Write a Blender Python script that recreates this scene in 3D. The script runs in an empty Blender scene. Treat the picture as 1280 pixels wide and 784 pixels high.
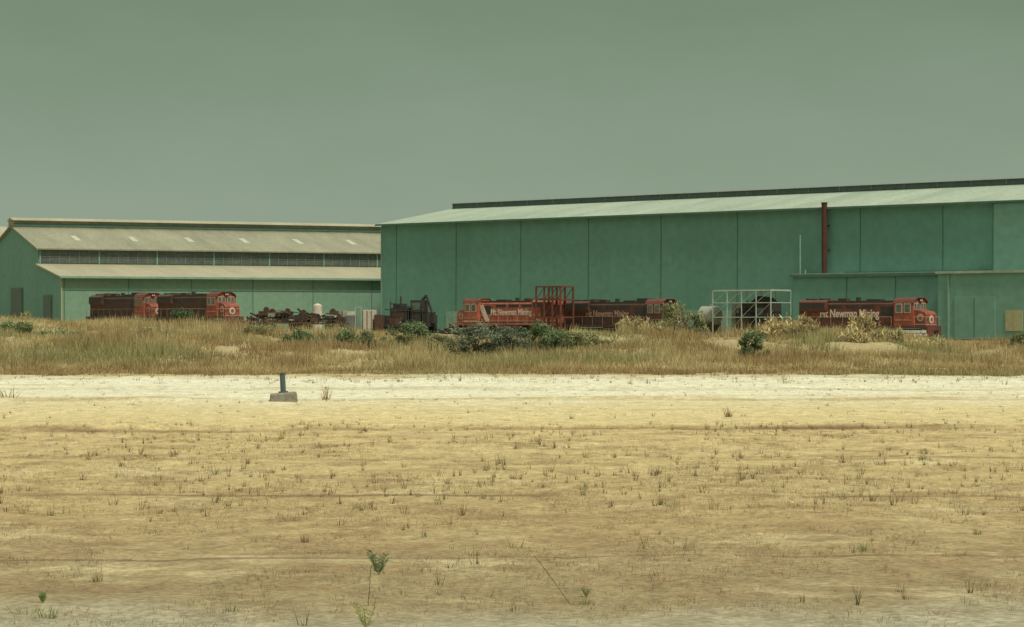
import bpy, math, numpy as np
from mathutils import Vector
rng=np.random.default_rng(7)
scene=bpy.context.scene
# ---------------------------------------------------------------- terrain function
def hsh(i,j,s):
    v=np.sin(i*127.1+j*311.7+s*74.7)*43758.5453
    return v-np.floor(v)
def vn(x,y,s=0):
    x=np.asarray(x,float);y=np.asarray(y,float)
    i=np.floor(x);j=np.floor(y);f=x-i;g=y-j
    f=f*f*(3-2*f);g=g*g*(3-2*g)
    return (hsh(i,j,s)*(1-f)+hsh(i+1,j,s)*f)*(1-g)+(hsh(i,j+1,s)*(1-f)+hsh(i+1,j+1,s)*f)*g
def ss(a,b,x):
    t=np.clip((x-a)/(b-a),0,1);return t*t*(3-2*t)
TX=[-90,-60,-27,-22,-18,-14,-11,-6,0,6,10,15,19,23,27,60,90]
TZ=[1.5,1.6,1.8,1.6,1.6,1.25,.9,.95,.85,1.05,.9,1.05,1.0,.5,.35,.5,.4]
def H(x,y):
    x=np.asarray(x,float);y=np.asarray(y,float)
    top=np.interp(x*122/np.maximum(y,60),TX,TZ)
    wob=(vn(x/7,y/40,3)-.5)*6
    bump=ss(91,122,y+wob)*(1-ss(140,172,y+wob))
    z=top*bump+bump*((vn(x/4.,y/5.,5)-.5)*.85+(vn(x/1.3,y/1.6,6)-.5)*.25)
    near=1-ss(150,200,y)
    z=z+near*((vn(x/1.7,y/1.7,8)-.5)*.05+(vn(x/.6,y/.6,9)-.5)*.035+(vn(x/6,y/6,10)-.5)*.08*ss(20,40,y))*ss(3,12,y)
    for c,a,s in ((44.6,.07,.35),(61.5,.09,.6),(72.5,.07,.6),(53,.04,.5)):
        z=z+a*np.exp(-((y-c+(vn(x/6,y*0,s*50)-.5)*2)/s)**2)*(.3+vn(x/2.5,y*0,c))
    z=z+1.2*ss(0,1,(25-x)/75)*ss(165,230,y)
    return z
# ---------------------------------------------------------------- materials
def newmat(name):
    m=bpy.data.materials.new(name);m.use_nodes=True
    nt=m.node_tree;b=nt.nodes['Principled BSDF'];return m,nt,b
def mat(name,col,rough=.7,grime=None,amt=.5,scale=1.0,stretch=(1,1,1),metal=0,spec=.3,fine=.25):
    m,nt,b=newmat(name);N=nt.nodes;L=nt.links
    b.inputs['Roughness'].default_value=rough;b.inputs['Metallic'].default_value=metal
    b.inputs['Specular IOR Level'].default_value=spec
    if grime is None: grime=tuple(c*.55 for c in col)
    tc=N.new('ShaderNodeTexCoord');mp=N.new('ShaderNodeMapping');mp.inputs['Scale'].default_value=stretch
    L.new(tc.outputs['Object'],mp.inputs['Vector'])
    n1=N.new('ShaderNodeTexNoise');n1.inputs['Scale'].default_value=scale;n1.inputs['Detail'].default_value=6;n1.inputs['Roughness'].default_value=.65
    L.new(mp.outputs[0],n1.inputs['Vector'])
    r=N.new('ShaderNodeMapRange');r.inputs[1].default_value=.38;r.inputs[2].default_value=.68;r.inputs[3].default_value=0;r.inputs[4].default_value=amt
    L.new(n1.outputs['Fac'],r.inputs[0])
    mx=N.new('ShaderNodeMix');mx.data_type='RGBA';mx.inputs[6].default_value=(*col,1);mx.inputs[7].default_value=(*grime,1)
    L.new(r.outputs[0],mx.inputs[0])
    n2=N.new('ShaderNodeTexNoise');n2.inputs['Scale'].default_value=scale*9;n2.inputs['Detail'].default_value=3
    L.new(tc.outputs['Object'],n2.inputs['Vector'])
    r2=N.new('ShaderNodeMapRange');r2.inputs[1].default_value=.3;r2.inputs[2].default_value=.7;r2.inputs[3].default_value=1-fine;r2.inputs[4].default_value=1+fine
    L.new(n2.outputs['Fac'],r2.inputs[0])
    mm=N.new('ShaderNodeVectorMath');mm.operation='SCALE';L.new(mx.outputs[2],mm.inputs[0]);L.new(r2.outputs[0],mm.inputs['Scale'])
    L.new(mm.outputs[0],b.inputs['Base Color'])
    return m
def vcmat(name,trans=.25):
    m,nt,b=newmat(name);N=nt.nodes;L=nt.links
    a=N.new('ShaderNodeAttribute');a.attribute_name='Col'
    L.new(a.outputs['Color'],b.inputs['Base Color']);b.inputs['Roughness'].default_value=.9;b.inputs['Specular IOR Level'].default_value=.1
    t=N.new('ShaderNodeBsdfTranslucent');L.new(a.outputs['Color'],t.inputs['Color'])
    mx=N.new('ShaderNodeMixShader');mx.inputs[0].default_value=trans
    L.new(b.outputs[0],mx.inputs[1]);L.new(t.outputs[0],mx.inputs[2]);L.new(mx.outputs[0],N['Material Output'].inputs[0]);return m
M={}
M['wallA']=mat('green_cladding',(.132,.285,.235),.65,(.105,.235,.19),.8,.10,(1,1,.2),fine=.08)
M['wallA2']=mat('green_cladding_light',(.165,.32,.26),.65,(.135,.27,.215),.7,.12,(1,1,.3),fine=.08)
M['wallB']=mat('green_cladding_faded',(.18,.29,.215),.65,(.14,.245,.18),.7,.15,(1,1,.25),fine=.08)
M['joint']=mat('dark_green_trim',(.078,.165,.13),.6,fine=.1)
M['roofA']=mat('pale_roof_sheet',(.35,.41,.33),.6,(.23,.28,.22),.8,.22,(1,.10,1),fine=.14)
M['roofB']=mat('weathered_roof_sheet',(.29,.28,.20),.7,(.19,.19,.14),.8,.25,(1,.12,1),fine=.14)
M['roofB2']=mat('cream_roof_sheet',(.37,.34,.24),.7,(.27,.25,.18),.7,.25,(1,.15,1),fine=.12)
M['darkmetal']=mat('dark_sheet_metal',(.09,.13,.115),.6)
M['glassdark']=mat('dirty_glass',(.075,.10,.09),.4,(.14,.16,.13),.7,.3,spec=.4)
M['skylight']=mat('translucent_sheet',(.5,.5,.38),.4)
M['palep']=mat('pale_wall_panel',(.22,.36,.29),.6,fine=.1)
M['tan']=mat('tan_board',(.40,.38,.22),.7)
M['red']=mat('red_loco_paint',(.33,.085,.052),.65,(.12,.05,.036),.95,1.1)
M['redd']=mat('faded_dark_red_paint',(.165,.052,.038),.7,(.08,.04,.03),.95,.9,(.6,.6,1.6))
M['redr']=mat('sooty_red_paint',(.105,.046,.035),.75,(.048,.036,.028),1.,.8,(.6,.6,1.6))
M['orange']=mat('orange_red_paint',(.42,.125,.075),.6,(.19,.065,.045),.9,1.0)
M['white']=mat('off_white_paint',(.60,.55,.47),.6,(.36,.30,.24),.7,2)
M['glaze']=mat('weathered_window_frame',(.50,.41,.34),.6,(.28,.17,.12),.8,3)
M['black']=mat('oily_black_steel',(.032,.034,.032),.7,(.06,.05,.04),.7,2)
M['rust']=mat('rusty_steel',(.10,.055,.035),.8,(.05,.035,.026),.8,2)
M['flue']=mat('rusty_flue',(.085,.035,.026),.8)
M['grey']=mat('grey_steel',(.2,.21,.2),.6)
M['wood']=mat('weathered_timber',(.16,.115,.07),.9,(.08,.055,.035),.8,2)
M['conc']=mat('concrete',(.27,.25,.20),.9,(.15,.13,.10),.7,5)
M['scaf']=mat('galvanised_frame',(.42,.49,.43),.5)
M['steelblue']=mat('painted_post',(.09,.12,.12),.6,scale=5)
M['lett']=mat('grimy_lettering',(.38,.25,.21),.6,(.15,.08,.06),.8,2)
M['lettw']=mat('worn_white_lettering',(.66,.56,.49),.6,(.42,.28,.22),.6,2)
M['redg']=mat('red_gantry_paint',(.17,.055,.04),.7,(.08,.04,.03),.8,2)
M['dull']=mat('faded_grey_green_paint',(.36,.38,.31),.7,(.18,.17,.13),.7,1.5)
M['grass']=vcmat('dry_grass');M['leaf']=vcmat('shrub_leaves',.2)
# ---------------------------------------------------------------- builder
class B:
    def __init__(s): s.v=[];s.f=[];s.m=[];s.ms=[]
    def mi(s,k):
        if k not in s.ms:s.ms.append(k)
        return s.ms.index(k)
    def box(s,x0,x1,y0,y1,z0,z1,k):
        n=len(s.v);s.v+=[(x0,y0,z0),(x1,y0,z0),(x1,y1,z0),(x0,y1,z0),(x0,y0,z1),(x1,y0,z1),(x1,y1,z1),(x0,y1,z1)]
        for q in [(0,3,2,1),(4,5,6,7),(0,1,5,4),(1,2,6,5),(2,3,7,6),(3,0,4,7)]:
            s.f.append([n+a for a in q]);s.m.append(s.mi(k))
    def prism(s,prof,x0,x1,k,axis='x'):
        n=len(s.v);c=len(prof)
        for x in (x0,x1):
            for (a,b) in prof:
                s.v.append((x,a,b) if axis=='x' else (a,x,b))
        i=s.mi(k)
        s.f.append([n+a for a in range(c)][::-1]);s.f.append([n+c+a for a in range(c)]);s.m+=[i,i]
        for a in range(c):
            b=(a+1)%c;s.f.append([n+a,n+b,n+c+b,n+c+a]);s.m.append(i)
    def cyl(s,p0,p1,r,k,seg=8,r1=None):
        p0=Vector(p0);p1=Vector(p1);d=(p1-p0).normalized();a=d.orthogonal().normalized();b=d.cross(a)
        n=len(s.v);r1=r if r1 is None else r1
        for p,rr in ((p0,r),(p1,r1)):
            for i in range(seg):
                t=2*math.pi*i/seg;s.v.append(tuple(p+a*math.cos(t)*rr+b*math.sin(t)*rr))
        i=s.mi(k)
        s.f.append([n+a for a in range(seg)][::-1]);s.f.append([n+seg+a for a in range(seg)]);s.m+=[i,i]
        for q in range(seg):
            w=(q+1)%seg;s.f.append([n+q,n+w,n+seg+w,n+seg+q]);s.m.append(i)
    def done(s,name,parent=None,bevel=0,smooth=False):
        me=bpy.data.meshes.new(name);me.from_pydata(s.v,[],s.f)
        for k in s.ms: me.materials.append(M[k])
        me.polygons.foreach_set('material_index',s.m)
        import bmesh
        bm=bmesh.new();bm.from_mesh(me);bmesh.ops.recalc_face_normals(bm,faces=bm.faces);bm.to_mesh(me);bm.free()
        o=bpy.data.objects.new(name,me);scene.collection.objects.link(o)
        if parent:o.parent=parent
        if bevel:
            md=o.modifiers.new('bevel','BEVEL');md.width=bevel;md.segments=2;md.limit_method='ANGLE'
        return o
def empty(name,loc,ang=0):
    e=bpy.data.objects.new(name,None);scene.collection.objects.link(e);e.location=loc;e.rotation_euler=(0,0,ang);e.empty_display_size=.5;return e
def gz(x,y): return float(H(x,y))
# ---------------------------------------------------------------- ground
def axis(parts):
    return np.unique(np.concatenate(parts).round(4))
xs=axis([np.array([-5000,-2500,-1200,-700,-450,-300,-220,-170]),np.arange(-140,-50,3.),np.arange(-50,50,.5),np.arange(50,141,3.),np.array([170,220,300,450,700,1200,2500,5000])])
ys=axis([np.array([-3000,-1000,-300,-100,-40,-10,0,5,8,10]),np.arange(11,40,.25),np.arange(40,90,.25),np.arange(90,176,.5),np.arange(176,240,4.),np.array([250,270,300,350,400,450,520,650,900,1500,3000,7000])])
X,Y=np.meshgrid(xs,ys);Z=H(X,Y)
nx,ny=len(xs),len(ys)
me=bpy.data.meshes.new('ground')
V=np.stack([X,Y,Z],-1).reshape(-1,3)
idx=np.arange(nx*ny).reshape(ny,nx)
F=np.stack([idx[:-1,:-1],idx[:-1,1:],idx[1:,1:],idx[1:,:-1]],-1).reshape(-1,4)
me.from_pydata(V.tolist(),[],F.tolist());me.polygons.foreach_set('use_smooth',[True]*len(me.polygons))
ground=bpy.data.objects.new('ground',me);scene.collection.objects.link(ground)
m,nt,b=newmat('sandy_ground');N=nt.nodes;L=nt.links
b.inputs['Roughness'].default_value=.95;b.inputs['Specular IOR Level'].default_value=.1
geo=N.new('ShaderNodeNewGeometry');sep=N.new('ShaderNodeSeparateXYZ');L.new(geo.outputs['Position'],sep.inputs[0])
def noise(scale,stretch=(1,1,1),detail=5,rough=.6,off=(0,0,0)):
    mp=N.new('ShaderNodeMapping');mp.inputs['Scale'].default_value=stretch;mp.inputs['Location'].default_value=off;L.new(geo.outputs['Position'],mp.inputs['Vector'])
    n=N.new('ShaderNodeTexNoise');n.inputs['Scale'].default_value=scale;n.inputs['Detail'].default_value=detail;n.inputs['Roughness'].default_value=rough
    L.new(mp.outputs[0],n.inputs['Vector']);return n.outputs['Fac']
def math_(op,a,b_=None,c=None):
    n=N.new('ShaderNodeMath');n.operation=op
    for i,v in enumerate((a,b_,c)):
        if v is None:continue
        if isinstance(v,(int,float)):n.inputs[i].default_value=v
        else:L.new(v,n.inputs[i])
    return n.outputs[0]
def mr(v,a,b_,c=0,d=1):
    n=N.new('ShaderNodeMapRange');n.interpolation_type='SMOOTHSTEP'
    L.new(v,n.inputs[0])
    for i,q in enumerate((a,b_,c,d)):n.inputs[i+1].default_value=q
    return n.outputs[0]
def mix(f,a,b_):
    n=N.new('ShaderNodeMix');n.data_type='RGBA';L.new(f,n.inputs[0])
    for i,v in ((6,a),(7,b_)):
        if isinstance(v,tuple):n.inputs[i].default_value=(*v,1)
        else:L.new(v,n.inputs[i])
    return n.outputs[2]
y=sep.outputs['Y']
wob=math_('MULTIPLY',math_('SUBTRACT',noise(.35,(.7,.6,1),7,.75),.5),math_('MULTIPLY',y,.36))
yy=math_('ADD',wob,y)
ramp=N.new('ShaderNodeValToRGB');L.new(math_('DIVIDE',yy,200.),ramp.inputs[0])
stops=[(0,(.38,.345,.25)),(15.8,(.38,.345,.25)),(17.0,(.30,.235,.135)),(24,(.40,.30,.155)),(33,(.50,.39,.20)),(43.5,(.53,.41,.21)),(48,(.59,.475,.25)),(57,(.61,.51,.30)),(66,(.68,.64,.49)),(84,(.69,.66,.52)),(92,(.42,.34,.19)),(150,(.30,.24,.13)),(190,(.36,.29,.18))]
cr=ramp.color_ramp
cr.elements[0].position=0;cr.elements[0].color=(*stops[0][1],1)
cr.elements[1].position=stops[-1][0]/200;cr.elements[1].color=(*stops[-1][1],1)
for p,c in stops[1:-1]:
    e=cr.elements.new(p/200);e.color=(*c,1)
col=ramp.outputs[0]
pz=math_('MULTIPLY',mr(y,16,18),math_('SUBTRACT',1.,mr(y,40,50)))
pn=mr(noise(.9,(.9,.7,1),8,.78),.46,.60)
col=mix(math_('MULTIPLY',math_('MULTIPLY',pn,pz),.55),col,(.26,.17,.095))
pn2=mr(noise(.6,(.7,.8,1),7,.75,(13,5,0)),.52,.66)
col=mix(math_('MULTIPLY',math_('MULTIPLY',pn2,pz),.55),col,(.61,.51,.31))
st=mr(noise(1.0,(.03,.5,1),6,.7,(3,0,0)),.50,.64)
sz=math_('MULTIPLY',mr(y,40,47),math_('SUBTRACT',1.,mr(y,88,92)))
col=mix(math_('MULTIPLY',math_('MULTIPLY',st,sz),.6),col,(.51,.42,.23))
bl=mr(noise(.6,(.6,.5,1),8,.8,(5,2,0)),.52,.66)
col=mix(math_('MULTIPLY',math_('MULTIPLY',bl,sz),.5),col,(.49,.40,.24))
def rutf(c,amp,wd,strength,seed):
    r_=math_('ABSOLUTE',math_('SUBTRACT',math_('MULTIPLY_ADD',math_('SUBTRACT',noise(.12,(1,.1,1),3,.5,(seed,0,0)),.5),amp,y),c))
    return math_('MULTIPLY',math_('SUBTRACT',1.,mr(r_,wd*.2,wd)),mr(noise(.5,(.4,.3,1),5,.7,(seed+9,0,0)),.38,.58,strength*.2,strength))
col=mix(rutf(44.6,2.0,.8,.9,0),col,(.19,.11,.06))
col=mix(rutf(61.5,2.5,1.0,.6,21),col,(.36,.26,.13))
col=mix(rutf(72,2.5,.9,.45,33),col,(.40,.31,.18))
col=mix(rutf(27.5,2.0,.25,.7,43),col,(.19,.12,.07))
col=mix(rutf(35,2.0,.3,.5,63),col,(.22,.14,.08))
col=mix(rutf(20.3,1.0,.12,.7,53),col,(.18,.11,.07))
gn=mr(noise(14,(1,1,1),4,.7),.3,.7,.72,1.25)
gn2=mr(noise(2.2,(1.3,.8,1),7,.75,(7,1,0)),.3,.7,.78,1.2)
vm=N.new('ShaderNodeVectorMath');vm.operation='SCALE';L.new(col,vm.inputs[0]);L.new(math_('MULTIPLY',gn,gn2),vm.inputs['Scale'])
sp=mr(noise(5,(1,.35,1),8,.9,(2,4,0)),.60,.68)
fin=mix(math_('MULTIPLY',sp,.55),vm.outputs[0],(.19,.125,.07))
L.new(fin,b.inputs['Base Color'])
bp=N.new('ShaderNodeBump');bp.inputs['Strength'].default_value=.6;bp.inputs['Distance'].default_value=.08;L.new(noise(5,(1,1,1),8,.75),bp.inputs['Height']);L.new(bp.outputs[0],b.inputs['Normal'])
me.materials.append(m)
# ---------------------------------------------------------------- grass / leaf masses
def blades(name,x,y,z,h,spread,nb,w,cols,lean=.5,matk='grass'):
    n=len(x);R=lambda *s:rng.random(s)
    a=R(n,nb)*2*np.pi;r=np.sqrt(R(n,nb))*spread[:,None]
    bx=x[:,None]+np.cos(a)*r;by=y[:,None]+np.sin(a)*r;bz=np.repeat(z[:,None],nb,1)-.02
    hh=h[:,None]*(.45+.75*R(n,nb))
    la=R(n,nb)*2*np.pi;ll=hh*lean*R(n,nb)
    tx=bx+np.cos(la)*ll+np.cos(a)*r*.6;ty=by+np.sin(la)*ll+np.sin(a)*r*.6;tz=bz+hh
    wa=R(n,nb)*np.pi;ww=w[:,None] if hasattr(w,'__len__') else w
    dx=np.cos(wa)*ww/2;dy=np.sin(wa)*ww/2
    P=np.stack([np.stack([bx-dx,by-dy,bz],-1),np.stack([bx+dx,by+dy,bz],-1),np.stack([tx,ty,tz],-1)],2).reshape(-1,3)
    k=n*nb
    me=bpy.data.meshes.new(name);me.vertices.add(3*k);me.vertices.foreach_set('co',P.ravel().astype(np.float32))
    me.loops.add(3*k);me.loops.foreach_set('vertex_index',np.arange(3*k,dtype=np.int32))
    me.polygons.add(k);me.polygons.foreach_set('loop_start',np.arange(0,3*k,3,dtype=np.int32));me.update(calc_edges=True)
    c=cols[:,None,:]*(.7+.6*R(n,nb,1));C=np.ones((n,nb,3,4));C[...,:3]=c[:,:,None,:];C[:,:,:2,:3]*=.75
    at=me.color_attributes.new('Col','FLOAT_COLOR','POINT');at.data.foreach_set('color',C.ravel().astype(np.float32))
    me.materials.append(M[matk]);o=bpy.data.objects.new(name,me);scene.collection.objects.link(o);return o
def pick(cols,n,w=None):
    c=np.array(cols);return c[rng.choice(len(c),n,p=w)]
# berm grass
n=48000;y_=90+rng.random(n)**1.15*63;x_=(rng.random(n)*2-1)*(y_*.235+5)
den=vn(x_/2.5,y_/3,11);edge=91+3.5*(vn(x_/3,y_*0,13)-.3)+2*(vn(x_/.8,y_*0,15)-.5)
keep=((den>.20)|(y_<97))&(y_>edge);x_=x_[keep];y_=y_[keep];n=len(x_)
g=vn(x_/5,y_/6,12)[:,None];g2=vn(x_/2.2,y_/2.5,17)[:,None]
tan=pick([(.58,.47,.25),(.51,.41,.21),(.65,.54,.31),(.46,.35,.18)],n)
brn=pick([(.40,.28,.145),(.46,.34,.17),(.35,.26,.14)],n)
bm_=ss(.42,.66,g2+.3*(1-ss(92,104,y_))[:,None]);tan=tan*(1-bm_)+brn*bm_
grn=pick([(.27,.28,.13),(.34,.33,.16),(.40,.37,.19)],n)
gm=ss(.60,.80,g+.2*(rng.random((n,1))-.5))*.8;cl=tan*(1-gm)+grn*gm
tall=vn(x_/3,y_/4,14)*.6+vn(x_/1.1,y_/1.3,16)*.4
hh=(.10+.85*tall**2.2)*(.35+.65*ss(92,102,y_))+.10
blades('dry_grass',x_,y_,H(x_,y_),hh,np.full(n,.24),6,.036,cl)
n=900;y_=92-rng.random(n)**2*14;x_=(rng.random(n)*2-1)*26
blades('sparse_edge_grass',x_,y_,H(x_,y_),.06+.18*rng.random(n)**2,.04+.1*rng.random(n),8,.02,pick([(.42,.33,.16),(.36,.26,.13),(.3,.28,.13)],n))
n=5000;y_=155+rng.random(n)*120;x_=(rng.random(n)*2-1)*(y_*.24+6)
blades('yard_weeds',x_,y_,H(x_,y_),.15+.3*rng.random(n),np.full(n,.35),6,.06,pick([(.45,.35,.17),(.25,.24,.1),(.4,.3,.14)],n))
# foreground stubble
n=75000;y_=13.5+(rng.random(n)**.85)*33;x_=(rng.random(n)*2-1)*(y_*.22+1.5)
den=vn(x_/.7,y_/1.0,21)*.5+vn(x_/3.0,y_/2.5,22)*.3+vn(x_/.2,y_/.3,23)*.2
thr=.46+.10*ss(28,44,y_)
keep=den>thr;x_=x_[keep];y_=y_[keep];n=len(x_)
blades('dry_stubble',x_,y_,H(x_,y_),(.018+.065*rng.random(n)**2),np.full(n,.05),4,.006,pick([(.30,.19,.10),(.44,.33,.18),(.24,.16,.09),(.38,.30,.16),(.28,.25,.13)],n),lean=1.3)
n=3600;y_=np.concatenate([25+rng.random(2800)**.8*21,46+rng.random(400)*40,15+rng.random(400)*14]);x_=(rng.random(n)*2-1)*(y_*.22+1)
den=vn(x_/2.5,y_/2.5,31)*.5+vn(x_/.7,y_/.7,32)*.5;k=den>.47;x_=x_[k];y_=y_[k];n=len(x_)
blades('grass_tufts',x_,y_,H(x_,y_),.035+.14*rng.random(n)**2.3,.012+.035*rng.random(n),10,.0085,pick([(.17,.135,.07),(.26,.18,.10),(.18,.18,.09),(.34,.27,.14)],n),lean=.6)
n=700;y_=46+rng.random(n)*40;x_=(rng.random(n)*2-1)*(y_*.22+1)
blades('strip_debris',x_,y_,H(x_,y_),.02+.07*rng.random(n)**2,.02+.08*rng.random(n),9,.02,pick([(.18,.13,.08),(.3,.22,.12)],n),lean=1.6)
def tuft(name,x,yy,h,sp,nb,w,col,lean=.5):
    x=np.array([x]);yy=np.array([yy]);return blades(name,x,yy,H(x,yy),np.array([h]),np.array([sp]),nb,w,np.array([col]),lean)
for (a,b_,h,s_,c) in [(-4.8,62,.5,.1,(.4,.26,.13)),(4.6,51,.25,.07,(.35,.24,.12)),(-13,62,.35,.2,(.4,.3,.15)),(5.8,34,.14,.05,(.14,.17,.06)),
      (-3.3,16.4,.10,.10,(.28,.33,.1)),(-3.12,16.2,.13,.06,(.3,.32,.12)),(-1.95,16.6,.07,.05,(.25,.28,.1)),(.52,17.2,.10,.04,(.3,.34,.12)),(-3.2,18.5,.16,.04,(.35,.27,.13)),(3.07,21,.1,.03,(.13,.2,.06)),(4.4,22.7,.11,.04,(.3,.3,.12)),(1.6,26,.14,.04,(.3,.24,.12)),(-1.9,22,.12,.03,(.3,.24,.12))]:
    tuft('grass_tuft',a,b_,h,s_,26,.008 if b_<40 else .02,c)
def weed(name,x,y,h,col,nstem=4,lean=(.0,.0),leaf=.05):
    v=[];f=[];cc=[]
    z0=gz(x,y)
    def quad(p,q,w,side):
        n=len(v);m_=(p+q)/2
        v.extend([tuple(p),tuple(m_+side*w),tuple(q),tuple(m_-side*w)]);f.append([n,n+1,n+2,n+3]);k=.7+.6*rng.random();cc.extend([(*[c*k for c in col],1)]*4)
    for i in range(nstem):
        a=rng.random()*6.28;p=Vector((x,y,z0));d=Vector((math.cos(a)*.45+lean[0],math.sin(a)*.45+lean[1],1)).normalized()
        hh=h*(.7+.4*rng.random());seg=7
        for s in range(seg):
            q=p+d*hh/seg;side=Vector((d.z,0,-d.x)).normalized()
            n=len(v);v.extend([tuple(p-side*.003),tuple(p+side*.003),tuple(q+side*.002),tuple(q-side*.002)]);f.append([n,n+1,n+2,n+3]);cc.extend([(*[c*.8 for c in col],1)]*4)
            if leaf:
                for t in range(3):
                    b2=rng.random()*6.28;e=Vector((math.cos(b2),math.sin(b2),.7)).normalized()*leaf*(.6+.7*rng.random())
                    quad(q,q+e,leaf*.15,Vector((-e.y,e.x,.3)).normalized())
            p=q;d=(d+Vector((rng.random()-.5,rng.random()-.5,0))*.15).normalized()
    me=bpy.data.meshes.new(name);me.from_pydata(v,[],f);at=me.color_attributes.new('Col','FLOAT_COLOR','POINT');at.data.foreach_set('color',np.array(cc,np.float32).ravel())
    me.materials.append(M['leaf']);o=bpy.data.objects.new(name,me);scene.collection.objects.link(o)
weed('green_weed',-1.05,18.9,.17,(.19,.24,.12),7,leaf=.045)
weed('green_weed',-.95,15.6,.20,(.32,.35,.12),4,leaf=.035)
weed('green_weed',-3.3,16.9,.07,(.22,.28,.1),5,leaf=.03)
weed('dry_stalk',.42,17.2,.40,(.22,.15,.08),1,(-.35,0),0)
weed('dry_stalk',-1.02,17.0,.30,(.25,.2,.1),1,(.1,0),0)
weed('green_weed',.55,17.6,.08,(.24,.28,.12),3,leaf=.025)
# ---------------------------------------------------------------- shrubs
def shrub(name,x,y,w,h,col,n=1600,leaf=.09,drop=.0,stems=8,spiky=0.):
    z0=gz(x,y)-drop;ncl=int(16+w*7)
    ca=rng.random(ncl)*6.28;cr_=np.sqrt(rng.random(ncl))*w*.44;cz=.08+rng.random(ncl)*.80
    cr_*=np.sqrt(np.clip(1.1-cz**2,.15,1))
    C=np.stack([np.cos(ca)*cr_,np.sin(ca)*cr_*.8,cz*h],-1);cs=(.07+.13*rng.random(ncl))*w**.7*1.0
    tone=.6+.8*rng.random(ncl)
    k=rng.integers(0,ncl,n);d=rng.normal(size=(n,3));d/=np.linalg.norm(d,axis=1)[:,None];rad=rng.random(n)**.45*cs[k]*(1+.6*(rng.random(n)<.15))
    P=C[k]+d*rad[:,None]*np.array([1,1,.8+spiky]);P[:,2]=np.maximum(P[:,2],.02)
    a=rng.normal(size=(n,3));a[:,2]+=spiky*2;a/=np.linalg.norm(a,axis=1)[:,None];b2=np.cross(a,rng.normal(size=(n,3)));b2/=np.linalg.norm(b2,axis=1)[:,None]
    L_=leaf*(.6+.8*rng.random(n))[:,None];a*=L_*(1+spiky);b2*=L_*.38
    Q=np.stack([P-a,P+b2,P+a,P-b2],1).reshape(-1,3)+np.array([x,y,z0])
    v=Q.tolist();f=np.arange(4*n).reshape(-1,4).tolist()
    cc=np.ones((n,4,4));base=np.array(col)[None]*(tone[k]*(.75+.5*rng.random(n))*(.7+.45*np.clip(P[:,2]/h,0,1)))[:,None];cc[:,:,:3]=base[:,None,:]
    cc=cc.reshape(-1,4).tolist()
    for i in range(stems):
        c=C[rng.integers(0,ncl)];s0=np.array([x+(rng.random()-.5)*.2*w,y+(rng.random()-.5)*.2*w,z0-.05]);e=np.array([x,y,z0])+c
        for sd in (np.array([.02,0,0]),np.array([0,.02,0])):
            nn=len(v);v.extend([(s0-sd).tolist(),(s0+sd).tolist(),(e+sd*.4).tolist(),(e-sd*.4).tolist()]);f.append([nn,nn+1,nn+2,nn+3]);cc.extend([[.12,.09,.06,1]]*4)
    me=bpy.data.meshes.new(name);me.from_pydata(v,[],f);at=me.color_attributes.new('Col','FLOAT_COLOR','POINT');at.data.foreach_set('color',np.array(cc,np.float32).ravel())
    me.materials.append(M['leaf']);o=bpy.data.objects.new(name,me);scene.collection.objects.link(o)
G1=(.155,.205,.105);G2=(.20,.24,.12);G3=(.165,.185,.13);OL=(.29,.29,.15);DRY=(.44,.36,.19);DR2=(.36,.32,.165)
S=[(-24,115,2.4,.5,G2),(-26.5,118,2.4,.45,OL),(-21.5,114,2.8,.45,G2),(-17,112,1.8,.35,OL),(-9.9,115,2.8,.9,G1),(-7.4,113,2.4,.9,G2),(-5.0,115,2.7,1.15,G1),(-3.3,113,1.6,.8,OL),
   (-1.6,108,3.0,1.45,G3),(-.2,108.6,2.4,1.35,G3),(1.3,110,2.2,1.35,G1),(2.0,111,1.8,1.15,G2),(3.2,112,2.0,.85,OL),(10.4,104,1.5,1.25,G1),(25,118,1.2,1.0,G2),(-12.6,119,1.8,.4,OL),(4.6,114,1.6,.5,OL)]
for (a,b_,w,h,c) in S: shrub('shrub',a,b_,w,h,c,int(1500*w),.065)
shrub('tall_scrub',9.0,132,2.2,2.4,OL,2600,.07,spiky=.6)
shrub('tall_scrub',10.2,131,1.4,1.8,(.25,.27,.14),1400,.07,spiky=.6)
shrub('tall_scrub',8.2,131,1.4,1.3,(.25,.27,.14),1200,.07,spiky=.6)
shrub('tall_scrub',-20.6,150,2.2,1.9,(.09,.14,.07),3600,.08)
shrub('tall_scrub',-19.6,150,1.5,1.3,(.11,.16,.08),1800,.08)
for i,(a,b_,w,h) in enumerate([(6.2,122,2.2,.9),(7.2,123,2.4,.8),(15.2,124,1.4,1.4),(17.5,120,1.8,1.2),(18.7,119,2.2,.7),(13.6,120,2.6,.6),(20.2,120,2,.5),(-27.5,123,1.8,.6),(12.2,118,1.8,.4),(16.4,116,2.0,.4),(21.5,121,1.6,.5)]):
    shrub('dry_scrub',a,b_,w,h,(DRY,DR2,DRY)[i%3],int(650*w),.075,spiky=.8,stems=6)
shrub('tall_scrub',-25.2,124,1.0,1.1,OL,600,.07,spiky=.8)
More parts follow.
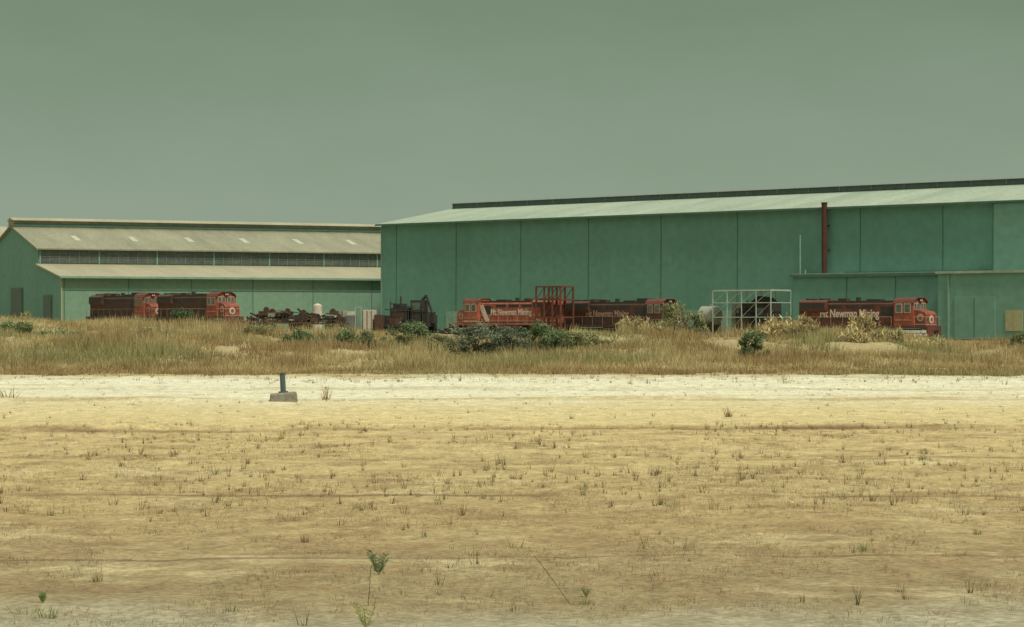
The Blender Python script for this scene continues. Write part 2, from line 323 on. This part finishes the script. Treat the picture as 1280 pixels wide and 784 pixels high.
# ---------------------------------------------------------------- large shed (right)
U=(.748,-.663);angA=math.atan2(U[1],U[0])
A0=(-19.2,353.0)
def PA(t,o):
    return (A0[0]+.748*t-.663*o, A0[1]-.663*t-.748*o)
sh=empty('industrial_shed',(A0[0],A0[1],0),angA)
LN=132
w=B();w.prism([(0,-1),(0,16.3),(16.5,19.15),(33,16.3),(33,-1)],0,LN,'wallA');w.done('walls',sh)
w=B()
w.prism([(-.7,16.22),(-.7,16.42),(16.5,19.42),(16.5,19.2)],-.4,LN+.4,'roofA')
w.prism([(33.7,16.22),(33.7,16.42),(16.51,19.42),(16.51,19.2)],-.4,LN+.4,'roofA');w.done('roof',sh)
w=B();w.box(-.1,LN,15.4,17.6,19.1,20.0,'darkmetal');w.prism([(15.1,20.0),(16.5,20.25),(17.9,20.0)],-.4,LN+.3,'grey')
for i in range(27): w.box(i*5,i*5+.15,15.32,15.42,19.4,19.98,'grey')
w.done('ridge_vent',sh)
w=B()
for t in [3.1,15,27.3,39.6,52.1,64.6,83.4,95.2]: w.box(t-.045,t+.045,-.05,.1,0,16.2,'joint')
w.box(-.5,LN,-.9,-.7,16.15,16.38,'joint')
w.box(-.08,.12,-.08,.1,0,16.1,'palep')
w.done('wall_trim',sh)
w=B()
for (a,c) in [(13,15.2),(17,21),(30,33),(44,47),(56,60),(62,63.5)]: w.box(a,c,-.06,.1,0,3.6,'palep')
w.box(102.5,LN,-.6,.1,0,16.1,'wallA2');w.box(102.35,102.5,-.65,.1,0,16.15,'joint')
w.box(81,102.3,-.12,.1,7.9,8.25,'joint')
w.done('wall_panels',sh)
w=B();w.box(76,98.7,-4,-.01,-.5,7.6,'wallA');w.box(75.8,98.7,-4.3,-.01,7.6,7.95,'joint');w.box(76,98.7,-4.15,-.02,7.95,8.05,'roofA')
for t in (84,91):w.box(t,t+.1,-4.06,-3.9,0,7.6,'joint')
w.done('lean_to',sh)
w=B();w.box(98.8,LN,-7,-.7,-.5,7.7,'wallA2');w.box(98.6,LN+.2,-7.3,-.7,7.7,8.0,'roofA')
for (a,c) in [(101,106.5)]:
    w.box(a,c,-7.08,-6.9,0,5.0,'palep');w.box(a+.12,c-.12,-7.12,-6.9,0,4.9,'wallA2')
w.box(103.7,103.78,-7.15,-6.9,0,4.85,'joint')
w.box(107.8,110,-7.1,-6.9,1.0,3.4,'tan')
w.box(100.2,100.35,-7.2,-7,0,7.6,'palep')
w.done('annex',sh)
w=B();w.cyl((78.6,-.8,7.9),(78.6,-.8,16.9),.36,'flue',14);w.cyl((78.6,-.8,16.9),(78.6,-.8,17.0),.45,'flue',14)
w.box(78.3,78.9,-.6,0,11,11.15,'flue');w.box(78.3,78.9,-.6,0,14,14.15,'flue');w.done('flue_pipe',sh)
w=B();w.cyl((75.2,-1.2,3),(75.2,-1.2,13.0),.10,'palep',8);w.cyl((76.0,-1.2,3),(76.0,-1.2,8.6),.1,'palep',8);w.done('vent_pipe',sh)
# ---------------------------------------------------------------- left shed with clerestory
angB=math.atan2(.423,.906)
sb=empty('clerestory_warehouse',(-64.7,345,0),angB);LB=66
w=B();w.prism([(0,0),(0,8.5),(13.8,10.5),(13.8,13.0),(30,16.8),(46.2,13.0),(46.2,10.5),(60,8.5),(60,0)],0,LB,'wallB')
w.done('walls',sb)
w=B()
w.box(-.06,.02,.1,13.7,.2,8.45,'wallA');w.prism([(.1,8.46),(13.79,10.45),(13.79,8.46)],-.06,.02,'wallA')
w.prism([(13.8,.2),(13.8,12.95),(30,16.75),(46.2,12.95),(46.2,.2)],-.06,.02,'wallA')
w.box(-.14,-.05,23,31,.8,7.3,'joint');w.box(-.22,-.14,23.4,30.6,.8,7.0,'darkmetal')
w.box(-.14,-.05,5.2,10.5,.8,6.0,'joint');w.box(-.22,-.14,5.5,10.2,.8,5.7,'darkmetal')
w.done('gable_cladding_and_doors',sb)
w=B()
def slab(y0,z0,y1,z1,k): w.prism([(y0,z0),(y0,z0+.2),(y1,z1+.2),(y1,z1)],-.5,LB+.3,k)
slab(-.8,8.42,13.75,10.53,'roofB2');slab(60.8,8.42,46.25,10.53,'roofB2')
slab(13.0,12.83,30,16.83,'roofB');slab(47.,12.83,30.01,16.83,'roofB')
w.box(-.3,LB,28.2,31.8,16.6,17.75,'roofB');w.prism([(27.7,17.75),(30,18.25),(32.3,17.75)],-.5,LB+.3,'roofB2');w.box(-.31,LB,28.1,28.2,16.9,17.3,'joint')
w.done('roof',sb)
w=B()
for i in range(7):
    t=7+i*9.;y0,y1=19,22.5;z=lambda q:12.83+(q-13.0)*4/17+.2
    w.prism([(y0,z(y0)),(y0,z(y0)+.04),(y1,z(y1)+.04),(y1,z(y1))],t,t+.9,'skylight')
w.done('skylights',sb)
w=B();w.box(.1,LB,13.68,13.85,10.9,12.8,'glassdark')
for i in range(45):
    t=.1+i*1.5;w.box(t,t+.09 if i%6 else t+.2,13.6,13.85,10.75,12.85,'grey' if i%6 else 'palep')
w.box(0,LB,13.62,13.7,11.75,11.82,'grey');w.box(0,LB,13.55,13.8,12.8,12.95,'darkmetal');w.done('clerestory_windows',sb)
w=B()
for i in range(7): w.box(.3+i*9.5,.40+i*9.5,-.05,.1,0,8.4,'joint')
w.box(0,LB,-.06,.1,6.6,6.7,'joint');w.box(-.5,LB,-1.0,-.8,8.35,8.65,'palep');w.box(-.15,0,-.15,0,0,8.4,'tan');w.done('wall_trim',sb)
sc=empty('distant_shed',(-112,430,0),angB)
w=B();w.prism([(0,0),(0,12),(22,20),(44,12),(44,0)],-20,26,'wallB');w.done('walls',sc)
w=B();w.prism([(-.8,11.8),(-.8,12.1),(22,20.4),(22,20.1)],-21,26.5,'roofB2');w.prism([(44.8,11.8),(44.8,12.1),(22.01,20.4),(22.01,20.1)],-21,26.5,'roofB2');w.done('roof',sc)
# ---------------------------------------------------------------- locomotives
def text_on(s,parent,x,yoff,z,width,flip,k):
    cu=bpy.data.curves.new('lettering','FONT');cu.body=s;cu.size=1;cu.offset=.024;cu.extrude=.01;cu.align_x='CENTER';cu.align_y='CENTER'
    o=bpy.data.objects.new('lettering',cu);scene.collection.objects.link(o);cu.materials.append(M[k])
    bpy.context.view_layer.update();f=width/max(o.dimensions.x,.01)
    o.scale=(f,f*1.25,1);o.parent=parent
    o.location=(x,yoff,z);o.rotation_euler=(math.pi/2,0,math.pi if flip else 0)
def bogie(p,cx,name):
    w=B()
    for dx in (-1.75,0,1.75):
        for sy in (-1,1): w.cyl((cx+dx,sy*.78,.52),(cx+dx,sy*.92,.52),.5,'rust',20)
        w.cyl((cx+dx,-1.1,.52),(cx+dx,1.1,.52),.09,'black')
        for sy in (-1,1): w.box(cx+dx-.22,cx+dx+.22,min(sy*1.0,sy*1.22),max(sy*1.0,sy*1.22),.33,.75,'black')
    for sy in (-1,1):
        a,b_=sorted((sy*.98,sy*1.16))
        w.prism([(cx-2.35,.75),(cx-2.2,.98),(cx+2.2,.98),(cx+2.35,.75),(cx+1.2,.7),(cx+.9,.5),(cx+.6,.7),(cx-.6,.7),(cx-.9,.5),(cx-1.2,.7)],a,b_,'black',axis='y')
        for dx in (-.88,.88):w.cyl((cx+dx,sy*1.2,.55),(cx+dx,sy*1.2,.95),.12,'rust',10)
    w.box(cx-1.5,cx+1.5,-.7,.7,.6,1.1,'black');w.done(name,p,.02)
def loco(x,y,heading,body,cabm,textw=7.2,textx=-.6,stripe=False,soot=False,text=True):
    p=empty('diesel_locomotive',(x,y,gz(x,y)+.12),heading)
    fr='lett' if soot else 'glaze'
    w=B()
    w.box(-8.9,8.9,-1.45,1.45,1.2,1.5,body)
    for s in (-1,1):
        w.prism([(-1.45,.45),(1.45,.45),(1.5,1.5),(-1.5,1.5)],s*8.75,s*9.0,'redd')
        w.box(min(s*8.0,s*8.9),max(s*8.0,s*8.9),-1.5,-1.15,.45,.55,'black')
        for sy in (-1,1):
            for st in range(3):
                zz=.45+st*.35;a,b_=sorted((sy*1.15,sy*1.5));c,d=sorted((s*8.1,s*8.7));w.box(c,d,a,b_,zz,zz+.05,'black')
        w.cyl((s*9.0,0,.85),(s*9.45,0,.85),.14,'black');w.box(min(s*9.35,s*9.6),max(s*9.35,s*9.6),-.15,.15,.65,1.05,'rust')
    w.prism([(-1.25,1.2),(-1.3,.6),(-.9,.35),(.9,.35),(1.3,.6),(1.25,1.2)],-2.3,2.3,'black')
    w.cyl((-2.0,-1.38,1.0),(1.6,-1.38,1.0),.13,'rust');w.cyl((-2.0,1.38,1.0),(1.6,1.38,1.0),.13,'rust')
    w.done('underframe',p,.02)
    bogie(p,5.4,'bogie_front');bogie(p,-5.4,'bogie_rear')
    w=B()
    hp=[(-1.02,1.5),(-1.02,3.95),(-.72,4.3),(.72,4.3),(1.02,3.95),(1.02,1.5)]
    w.prism(hp,-8.5,4.6,body)
    w.prism([(-1.06,3.0),(-1.35,3.35),(-1.35,4.2),(-.9,4.45),(.9,4.45),(1.35,4.2),(1.35,3.35),(1.06,3.0)],-8.3,-4.6,body)
    for s in (-1,1):
        a,b_=sorted((s*1.34,s*1.37));w.box(-8.1,-4.8,a,b_,3.45,4.1,'black')
        a,b_=sorted((s*1.01,s*1.04))
        for q in range(9):
            xx=-8.2+q*1.42;w.box(xx,xx+.04,a,b_,1.6,3.0 if q<3 else 3.9,'black')
        w.box(2.6,4.3,a,b_,2.6,3.7,'black')
        for q in range(3):w.box(-4.3+q*2.2,-2.6+q*2.2,a,b_,3.5,3.85,'black')
        w.box(-8.4,4.5,min(s*1.0,s*1.035),max(s*1.0,s*1.035),1.5,1.62,'black')
        w.box(-8.4,4.5,min(s*.74,s*.9),max(s*.74,s*.9),4.1,4.33,'black')
    w.done('long_hood',p,.04)
    w=B()
    for xx in (-7.4,-5.6):
        w.cyl((xx,0,4.4),(xx,0,4.62),.7,'black',18)
    w.box(-3.6,-2.4,-.4,.4,4.25,4.62,'rust');w.cyl((-1.0,0,4.25),(-1.0,0,4.75),.28,'black',12);w.box(.4,2.2,-.55,.55,4.25,4.5,'black')
    if soot:
        w.box(2.7,4.2,-.8,.8,4.28,4.75,'black');w.box(-4.6,-3.9,-.9,.9,4.3,4.7,'rust')
    w.cyl((3.6,-.3,4.3),(3.6,-.3,4.62),.05,'grey');w.done('roof_fittings',p,.02)
    w=B()
    cp=[(-1.46,1.5),(-1.46,4.0),(-1.25,4.35),(-.7,4.62),(.7,4.62),(1.25,4.35),(1.46,4.0),(1.46,1.5)]
    w.prism(cp,4.6,7.1,cabm)
    w.prism([(-1.5,4.02),(-1.28,4.4),(-.72,4.68),(.72,4.68),(1.28,4.4),(1.5,4.02),(1.4,4.02),(1.2,4.3),(.7,4.58),(-.7,4.58),(-1.2,4.3),(-1.4,4.02)],4.5,7.3,'redd' )
    for s in (-1,1):
        a,b_=sorted((s*1.45,s*1.49));a2,b2=sorted((s*1.45,s*1.51))
        for (x0,x1) in ((4.85,5.75),(5.95,6.85)):
            w.box(x0,x1,a,b_,2.9,4.0,fr);w.box(x0+.12,x1-.12,a2,b2,3.02,3.88,'glassdark')
        w.box(4.75,6.95,a,b_,2.1,2.15,fr)
    for yy_ in (-1.2,-.62,.2,.72):
        w.box(7.08,7.13,yy_-.04,yy_+.52,3.3,4.05,fr);w.box(7.08,7.15,yy_+.03,yy_+.45,3.37,3.98,'glassdark')
    w.box(7.1,7.3,-.3,.3,4.15,4.5,'black');w.cyl((7.3,-.14,4.32),(7.34,-.14,4.32),.11,'white',12);w.cyl((7.3,.14,4.32),(7.34,.14,4.32),.11,'white',12)
    w.done('cab',p,.03)
    w=B()
    w.prism([(7.1,1.5),(7.1,3.3),(8.35,3.05),(8.6,2.75),(8.6,1.5)],-1.1,1.1,cabm,axis='y')
    for s in (-1,1):
        w.cyl((7.85,s*1.09,2.4),(7.85,s*1.13,2.4),.42,fr,24);w.cyl((7.85,s*1.12,2.4),(7.85,s*1.15,2.4),.24,cabm,24)
        w.box(7.15,8.5,min(s*1.08,s*1.12),max(s*1.08,s*1.12),1.6,1.68,fr)
    w.cyl((8.59,0,2.2),(8.63,0,2.2),.45,'white',24);w.cyl((8.62,0,2.2),(8.65,0,2.2),.24,cabm,24)
    w.box(8.58,8.64,-1.05,1.05,1.55,1.63,fr)
    w.done('short_nose',p,.06)
    if stripe:
        w=B()
        for s in (-1,1):
            a,b_=sorted((s*1.02,s*1.05));w.prism([(4.0,3.85),(4.55,3.85),(4.55,3.3),(3.6,1.65),(2.9,1.65)],a,b_,'lettw',axis='y')
            w.box(-8.3,2.8,a,b_,1.7,1.78,fr)
            a,b_=sorted((s*1.475,s*1.50));w.box(4.65,7.05,a,b_,1.6,1.8,fr)
        w.done('white_stripes',p)
    w=B()
    for s in (-1,1):
        ys_=s*1.42
        for i in range(9):
            xx=-8.7+i*1.62;w.cyl((xx,ys_,1.5),(xx,ys_,2.5),.018,fr,5)
        w.cyl((-8.7,ys_,2.5),(4.3,ys_,2.5),.018,fr,5)
        for xx in (7.3,8.75): w.cyl((xx,ys_,1.5),(xx,ys_,2.5),.02,fr,5)
        w.cyl((7.3,ys_,2.5),(8.75,ys_,2.5),.02,fr,5)
    for s in (-1,1):
        w.cyl((8.8*s,-1.4,2.5),(8.8*s,-.5,2.5),.02,fr,5);w.cyl((8.8*s,1.4,2.5),(8.8*s,.5,2.5),.02,fr,5)
    w.done('handrails',p)
    if text:
        for fl,yo in ((False,-1.06),(True,1.06)):
            text_on('Mt Newman Mining',p,textx,yo,2.85,textw,fl,'lettw' if not soot else 'lett')
    return p
x1,y1=PA(43.7,20.4);loco(x1,y1,angA+math.pi,'orange','orange',7.0,-.8,stripe=True)
x1,y1=PA(62.2,20.4);loco(x1,y1,angA,'redr','redr',6.8,-1.8,soot=True)
x1,y1=PA(97.6,20.4);loco(x1,y1,angA,'redd','red',8.0,-1.6)
hl=math.atan2(-.78,.62)
loco(-41.4,316,hl,'redr','red',6,-.4,text=False)
loco(-53.1,330.7,hl,'redr','red',6,-.4,soot=True,text=False)
# rails
w=B()
p0=PA(0,20.4);tr=empty('railway_track',(p0[0],p0[1],0),angA)
for i in range(60):
    ta,tb=20+i*1.6,20+(i+1)*1.6
    a=PA(ta,20.4);za=gz(*a)
    for s in (-1,1): w.box(ta,tb,s*.72-.035,s*.72+.035,za-.05,za+.14,'rust')
    for k in range(2): w.box(ta+.3+k*.8,ta+.55+k*.8,-1.25,1.25,za-.1,za+.03,'wood')
w.done('rails_and_sleepers',tr)
w=B();tr=empty('railway_track',(-41.4,316,0),hl)
for i in range(30):
    ta=-32+i*1.6;gx=-41.4+ta*.62;gy=316-ta*.78;za=gz(gx,gy)
    for s in (-1,1): w.box(ta,ta+1.6,s*.72-.035,s*.72+.035,za-.05,za+.14,'rust')
    for k in range(2): w.box(ta+.3+k*.8,ta+.55+k*.8,-1.25,1.25,za-.1,za+.03,'wood')
w.done('rails_and_sleepers',tr)
# ---------------------------------------------------------------- red gantry
def frame(w,x0,x1,y0,y1,z0,z1,levels,nb,r,k,diag=True):
    xs_=[x0+(x1-x0)*i/nb for i in range(nb+1)]
    for yv in (y0,y1):
        for xv in xs_: w.box(xv-r,xv+r,yv-r,yv+r,z0,z1,k)
        for l in levels: w.box(x0,x1,yv-r*.8,yv+r*.8,l-r,l+r,k)
        if diag:
            for i in range(nb):
                for a,b_ in zip(levels[:-1],levels[1:]):
                    w.cyl((xs_[i],yv,a),(xs_[i+1],yv,b_),r*.5,k,5)
    for xv in xs_:
        for l in levels: w.box(xv-r*.8,xv+r*.8,y0,y1,l-r*.9,l+r*.9,k)
a=PA(54.9,25);e=empty('steel_gantry',(a[0],a[1],gz(*a)),angA)
w=B();frame(w,-2.0,2.0,-1.2,1.2,0,6.2,[2.4,4.6,6.2],3,.09,'redg');w.box(-2,2,-1.2,1.2,4.5,4.57,'redg');w.box(-1.6,.9,-.8,.8,2.5,4.0,'redd')
w.done('gantry_frame',e)
a=PA(75.2,20.0);e=empty('storage_tank',(a[0],a[1],gz(*a)),angA)
w=B();w.cyl((-1.0,0,2.8),(1.0,0,2.8),1.15,'dull',28);w.cyl((1.0,0,2.8),(1.35,0,2.8),1.15,'dull',28,.7);w.cyl((-1.0,0,2.8),(-1.35,0,2.8),1.15,'dull',28,.7)
w.cyl((0,0,3.9),(0,0,4.2),.3,'grey',12);w.done('tank_shell',e)
w=B()
for xx in (-.8,.8):w.box(xx-.12,xx+.12,-1,1,0,2.0,'rust')
w.box(-1.4,1.4,-1,-.8,0,.3,'rust');w.box(-1.4,1.4,.8,1,0,.3,'rust');w.done('saddle_frame',e)
a=PA(81.6,20.4);e=empty('steel_cage_frame',(a[0],a[1],gz(*a)),angA)
w=B();frame(w,-4.2,4.2,-2.0,2.0,0,5.7,[.3,2.6,4.3,5.7],4,.05,'scaf')
w.box(-4.2,4.2,-2.0,2.0,5.76,5.84,'scaf')
w.box(-4.1,-1.6,1.7,1.9,.4,4.2,'dull');w.done('frame',e)
def machine(e,big=False):
    w=B();w.box(-2.6,2.6,-1.3,1.3,.8,1.2,'black');w.box(-2.4,-.2,-1.2,1.2,1.2,3.1,'black');w.box(.2,1.6,-1.1,.9,1.2,4.0,'black');w.box(.35,1.5,-1.14,-1.1,2.6,3.7,'glassdark')
    w.box(-2.2,-1.2,-.9,.9,3.1,3.6,'black');w.cyl((-1.6,0,3.5),(-1.6,0,4.5),.12,'rust');w.box(1.7,2.5,-1.1,1.1,1.2,2.6,'black');w.box(-2.3,-.6,-1.25,-1.2,1.5,2.5,'rust')
    if big:
        w.box(-1.9,2.5,-.7,1.1,2.6,4.3,'black');w.prism([(-1.0,4.3),(.2,5.1),(1.6,4.9),(2.4,4.3)],-.4,.7,'black',axis='y')
        for q in range(5): w.box(-1.7+q*.85,-1.2+q*.85,-.76,-.7,2.9,3.9,'rust')
    w.done('body',e,.04)
    w=B()
    for xx in (-2.0,-.9,1.0,2.1):
        for sy in (-1.25,1.05):w.cyl((xx,sy,.55),(xx,sy+.22,.55),.55,'black',16)
    w.done('wheels',e)
    w=B();w.cyl((-.3,0,2.2),(1.8,0,4.6),.18,'black');w.cyl((1.8,0,4.6),(2.6,0,2.4),.15,'black');w.cyl((-.2,.3,2.9),(1.4,.3,3.8),.08,'grey');w.box(2.4,3.0,-.5,.5,1.2,2.2,'black')
    for xx in (-2.4,-1.8,-.4,.0,.5,1.9,2.5):w.cyl((xx,-1.2,1.2),(xx,-1.2,3.2+.7*abs(xx)/2.4),.06,'black',5)
    w.cyl((-2.4,-1.2,3.6),(.5,-1.2,3.2),.06,'black',5);w.cyl((-2.4,-1.2,2.6),(2.5,-1.2,2.9),.06,'black',5)
    w.done('boom_and_rails',e)
a=PA(82.6,20.4);e=empty('rail_crane_machine',(a[0],a[1],gz(*a)),angA);machine(e,True)
e=empty('rail_crane_machine',(-12.6,305,gz(-12.6,305)),-.45);e.scale=(1.08,1,1.05);machine(e)
e=empty('track_trolley',(-15.6,304,gz(-15.6,304)),-.45)
w=B();w.box(-1.6,1.6,-1,1,.7,1.0,'black');w.box(-1.2,.2,-.8,.8,1,2.2,'black');w.box(.3,1.4,-.7,.7,1,1.8,'rust');w.cyl((1,0,1),(1,0,2.8),.08,'black');w.cyl((1,0,2.8),(-.6,0,3.0),.07,'black')
for xx in (-1,1):
    for sy in (-1,.85):w.cyl((xx,sy,.4),(xx,sy+.15,.4),.4,'black',14)
w.done('chassis',e,.02)
def flatwagon(x,y,ang,load):
    e=empty('loaded_flat_wagon',(x,y,gz(x,y)),ang)
    w=B();w.box(-3.6,3.6,-1.2,1.2,.85,1.05,'rust')
    for xx in (-2.8,-1.6,1.6,2.8):
        for sy in (-.9,.75):w.cyl((xx,sy,.42),(xx,sy+.15,.42),.42,'black',14)
        w.box(xx-.3,xx+.3,-1.15,-1.0,.35,.8,'black')
    for i in range(7): w.box(-3.4+i*1.1,-3.3+i*1.1,-1.25,-1.2,.85,1.9,'rust')
    w.done('wagon',e)
    w=B()
    for i in range(load):
        px=-3.2+6.3*rng.random();py=-.9+1.8*rng.random();pz=1.1+rng.random()**1.5*1.2
        k=['rust','wood','black','rust','dull','wood','black'][rng.integers(0,7)]
        if rng.random()<.55:
            q=Vector((rng.normal()*1.5,rng.normal()*.5,rng.normal()*.12)).normalized()*(.4+.9*rng.random());c=Vector((px*.8,py,pz+.1))
            w.cyl(c-q,c+q,.05+.08*rng.random(),k,6)
        elif rng.random()<.3: w.cyl((px,py,pz+.3),(px,py+.2,pz+.3),.38,'rust',14)
        else: s=.15+.3*rng.random();w.box(px-s,px+s*1.6,py-s,py+s,pz-.2,pz+s*.8,k)
    w.done('load',e)
flatwagon(-28.8,301,-.3,75);flatwagon(-24.4,303,-.3,50)
e=empty('water_tank',(-25.2,311,gz(-25.2,311)));w=B();w.cyl((0,0,0),(0,0,3.3),.6,'white',20);w.cyl((0,0,3.3),(0,0,3.55),.6,'white',20,.12);w.done('tank',e)
def heap(x,y,w_,h_,n=160):
    e=empty('scrap_heap',(x,y,gz(x,y)-.1));w=B()
    for i in range(n):
        r=rng.random()**.6;a=rng.random()*6.28;px,py=math.cos(a)*r*w_/2,math.sin(a)*r*w_/2.5;zz=h_*(1-r)*(.3+.7*rng.random())
        s=.12+.3*rng.random();q=Vector((rng.random()-.5,rng.random()-.5,(rng.random()-.5)*.7)).normalized()*s*2
        w.cyl((px-q.x,py-q.y,zz-q.z+.2),(px+q.x,py+q.y,zz+q.z+.2),s*.4,['rust','grey','black','wood','rust','black'][rng.integers(0,6)],5)
    w.done('scrap_pieces',e)
heap(-32.2,299,4.6,2.0,240);heap(-7.4,304,3,1.0);heap(21.5,287,3,1.2)
e=empty('equipment_crates',(-19.4,304,gz(-19.4,304)),-.35)
w=B();w.box(-3.0,-1.9,-.8,.8,0,2.7,'dull');w.box(-1.6,-.5,-.8,.6,0,2.1,'grey');w.box(.9,2.1,-.8,.8,0,2.8,'white');w.box(2.4,3.3,-.7,.7,0,2.2,'rust');w.box(-1.5,-.7,-.6,.5,2.1,2.6,'white')
for xx in (-3.0,-2.45,-1.9,.9,1.5,2.1):w.box(xx-.05,xx+.05,-.86,-.8,0,2.7,'wood')
for xx in (-.2,.6):w.box(xx,xx+.08,-.8,-.72,0,3.1,'scaf')
w.box(-.2,.68,-.8,-.72,3.1,3.18,'scaf')
w.done('crates',e,.03)
a=(42.4,262);e=empty('concrete_beam_stack',(a[0],a[1],gz(*a)),angA+.25)
w=B()
for l in range(3):
    for i in range(5): w.box(-2.6+rng.random()*.3,2.4+rng.random()*.3,-1.2+i*.5,-.82+i*.5,l*.36+.1,l*.36+.4,'white' if rng.random()<.6 else 'dull')
for xx in (-1.8,1.8):w.box(xx,xx+.2,-1.3,1.4,0,.1,'wood')
w.done('beams',e,.02)
e=empty('marker_post',(-5.8,61,gz(-5.8,61)-.03),.12);e.rotation_euler=(0,-.05,.12)
w=B();w.prism([(-.36,-.08),(.36,-.08),(.33,.25),(-.33,.22)],-.28,.28,'conc',axis='y');w.done('concrete_base',e,.04)
w=B();w.cyl((0,0,.2),(0,0,.72),.07,'steelblue',14);w.cyl((0,0,.72),(0,0,.74),.085,'steelblue',14);w.box(-.12,.12,-.12,.12,.23,.27,'steelblue');w.done('post',e)
# ---------------------------------------------------------------- sky, sun
wd=bpy.data.worlds.new('World');scene.world=wd;wd.use_nodes=True;nt=wd.node_tree;N=nt.nodes;L=nt.links
bg=N['Background'];bg.inputs[1].default_value=.1
sky=N.new('ShaderNodeTexSky');sky.sky_type='NISHITA';sky.sun_disc=False
el=math.radians(58);az=math.atan2(.6,-.8)
sky.sun_elevation=el;sky.sun_rotation=az;sky.dust_density=4
tc=N.new('ShaderNodeTexCoord');sp_=N.new('ShaderNodeSeparateXYZ');L.new(tc.outputs['Generated'],sp_.inputs[0])
nz=N.new('ShaderNodeTexNoise');nz.inputs['Scale'].default_value=5;nz.inputs['Detail'].default_value=7;nz.inputs['Roughness'].default_value=.6
mp=N.new('ShaderNodeMapping');mp.inputs['Scale'].default_value=(1,1,3);L.new(tc.outputs['Generated'],mp.inputs[0]);L.new(mp.outputs[0],nz.inputs[0])
ad=N.new('ShaderNodeMath');ad.operation='MULTIPLY_ADD';ad.inputs[1].default_value=.07;L.new(nz.outputs[0],ad.inputs[0]);
sb_=N.new('ShaderNodeMath');sb_.operation='SUBTRACT';sb_.inputs[1].default_value=.035;L.new(sp_.outputs[2],sb_.inputs[0]);L.new(sb_.outputs[0],ad.inputs[2])
rp=N.new('ShaderNodeValToRGB');L.new(ad.outputs[0],rp.inputs[0])
e0,e1=rp.color_ramp.elements
e0.position=0;e0.color=(.31,.38,.30,1);e1.position=1;e1.color=(.75,.80,.66,1)
for p_,c in ((.05,(.275,.35,.26)),(.135,(.185,.26,.17)),(.2,(.20,.26,.175)),(.5,(.5,.56,.44))):
    q=rp.color_ramp.elements.new(p_);q.color=(*c,1)
sc_=N.new('ShaderNodeVectorMath');sc_.operation='SCALE';sc_.inputs['Scale'].default_value=10;L.new(rp.outputs[0],sc_.inputs[0])
mx=N.new('ShaderNodeMix');mx.data_type='RGBA';mx.inputs[0].default_value=.96;L.new(sky.outputs[0],mx.inputs[6]);L.new(sc_.outputs[0],mx.inputs[7]);L.new(mx.outputs[2],bg.inputs[0])
sl=bpy.data.lights.new('sun','SUN');sl.energy=3.0;sl.angle=math.radians(8);sl.color=(1,.96,.79)
so=bpy.data.objects.new('sun',sl);scene.collection.objects.link(so)
sd=Vector((.6*math.cos(el),-.8*math.cos(el),math.sin(el)));so.rotation_euler=(-sd).to_track_quat('-Z','Y').to_euler();so.location=(0,0,50)
# ---------------------------------------------------------------- camera
cam=bpy.data.cameras.new('camera');co=bpy.data.objects.new('camera',cam);scene.collection.objects.link(co);scene.camera=co
cam.sensor_width=36;cam.lens=36*3000/1280;cam.clip_start=.5;cam.clip_end=12000
co.location=(0,0,2.0);co.rotation_euler=(math.radians(90+.21),0,0)
scene.view_settings.view_transform='Standard';scene.view_settings.look='None';scene.view_settings.exposure=0
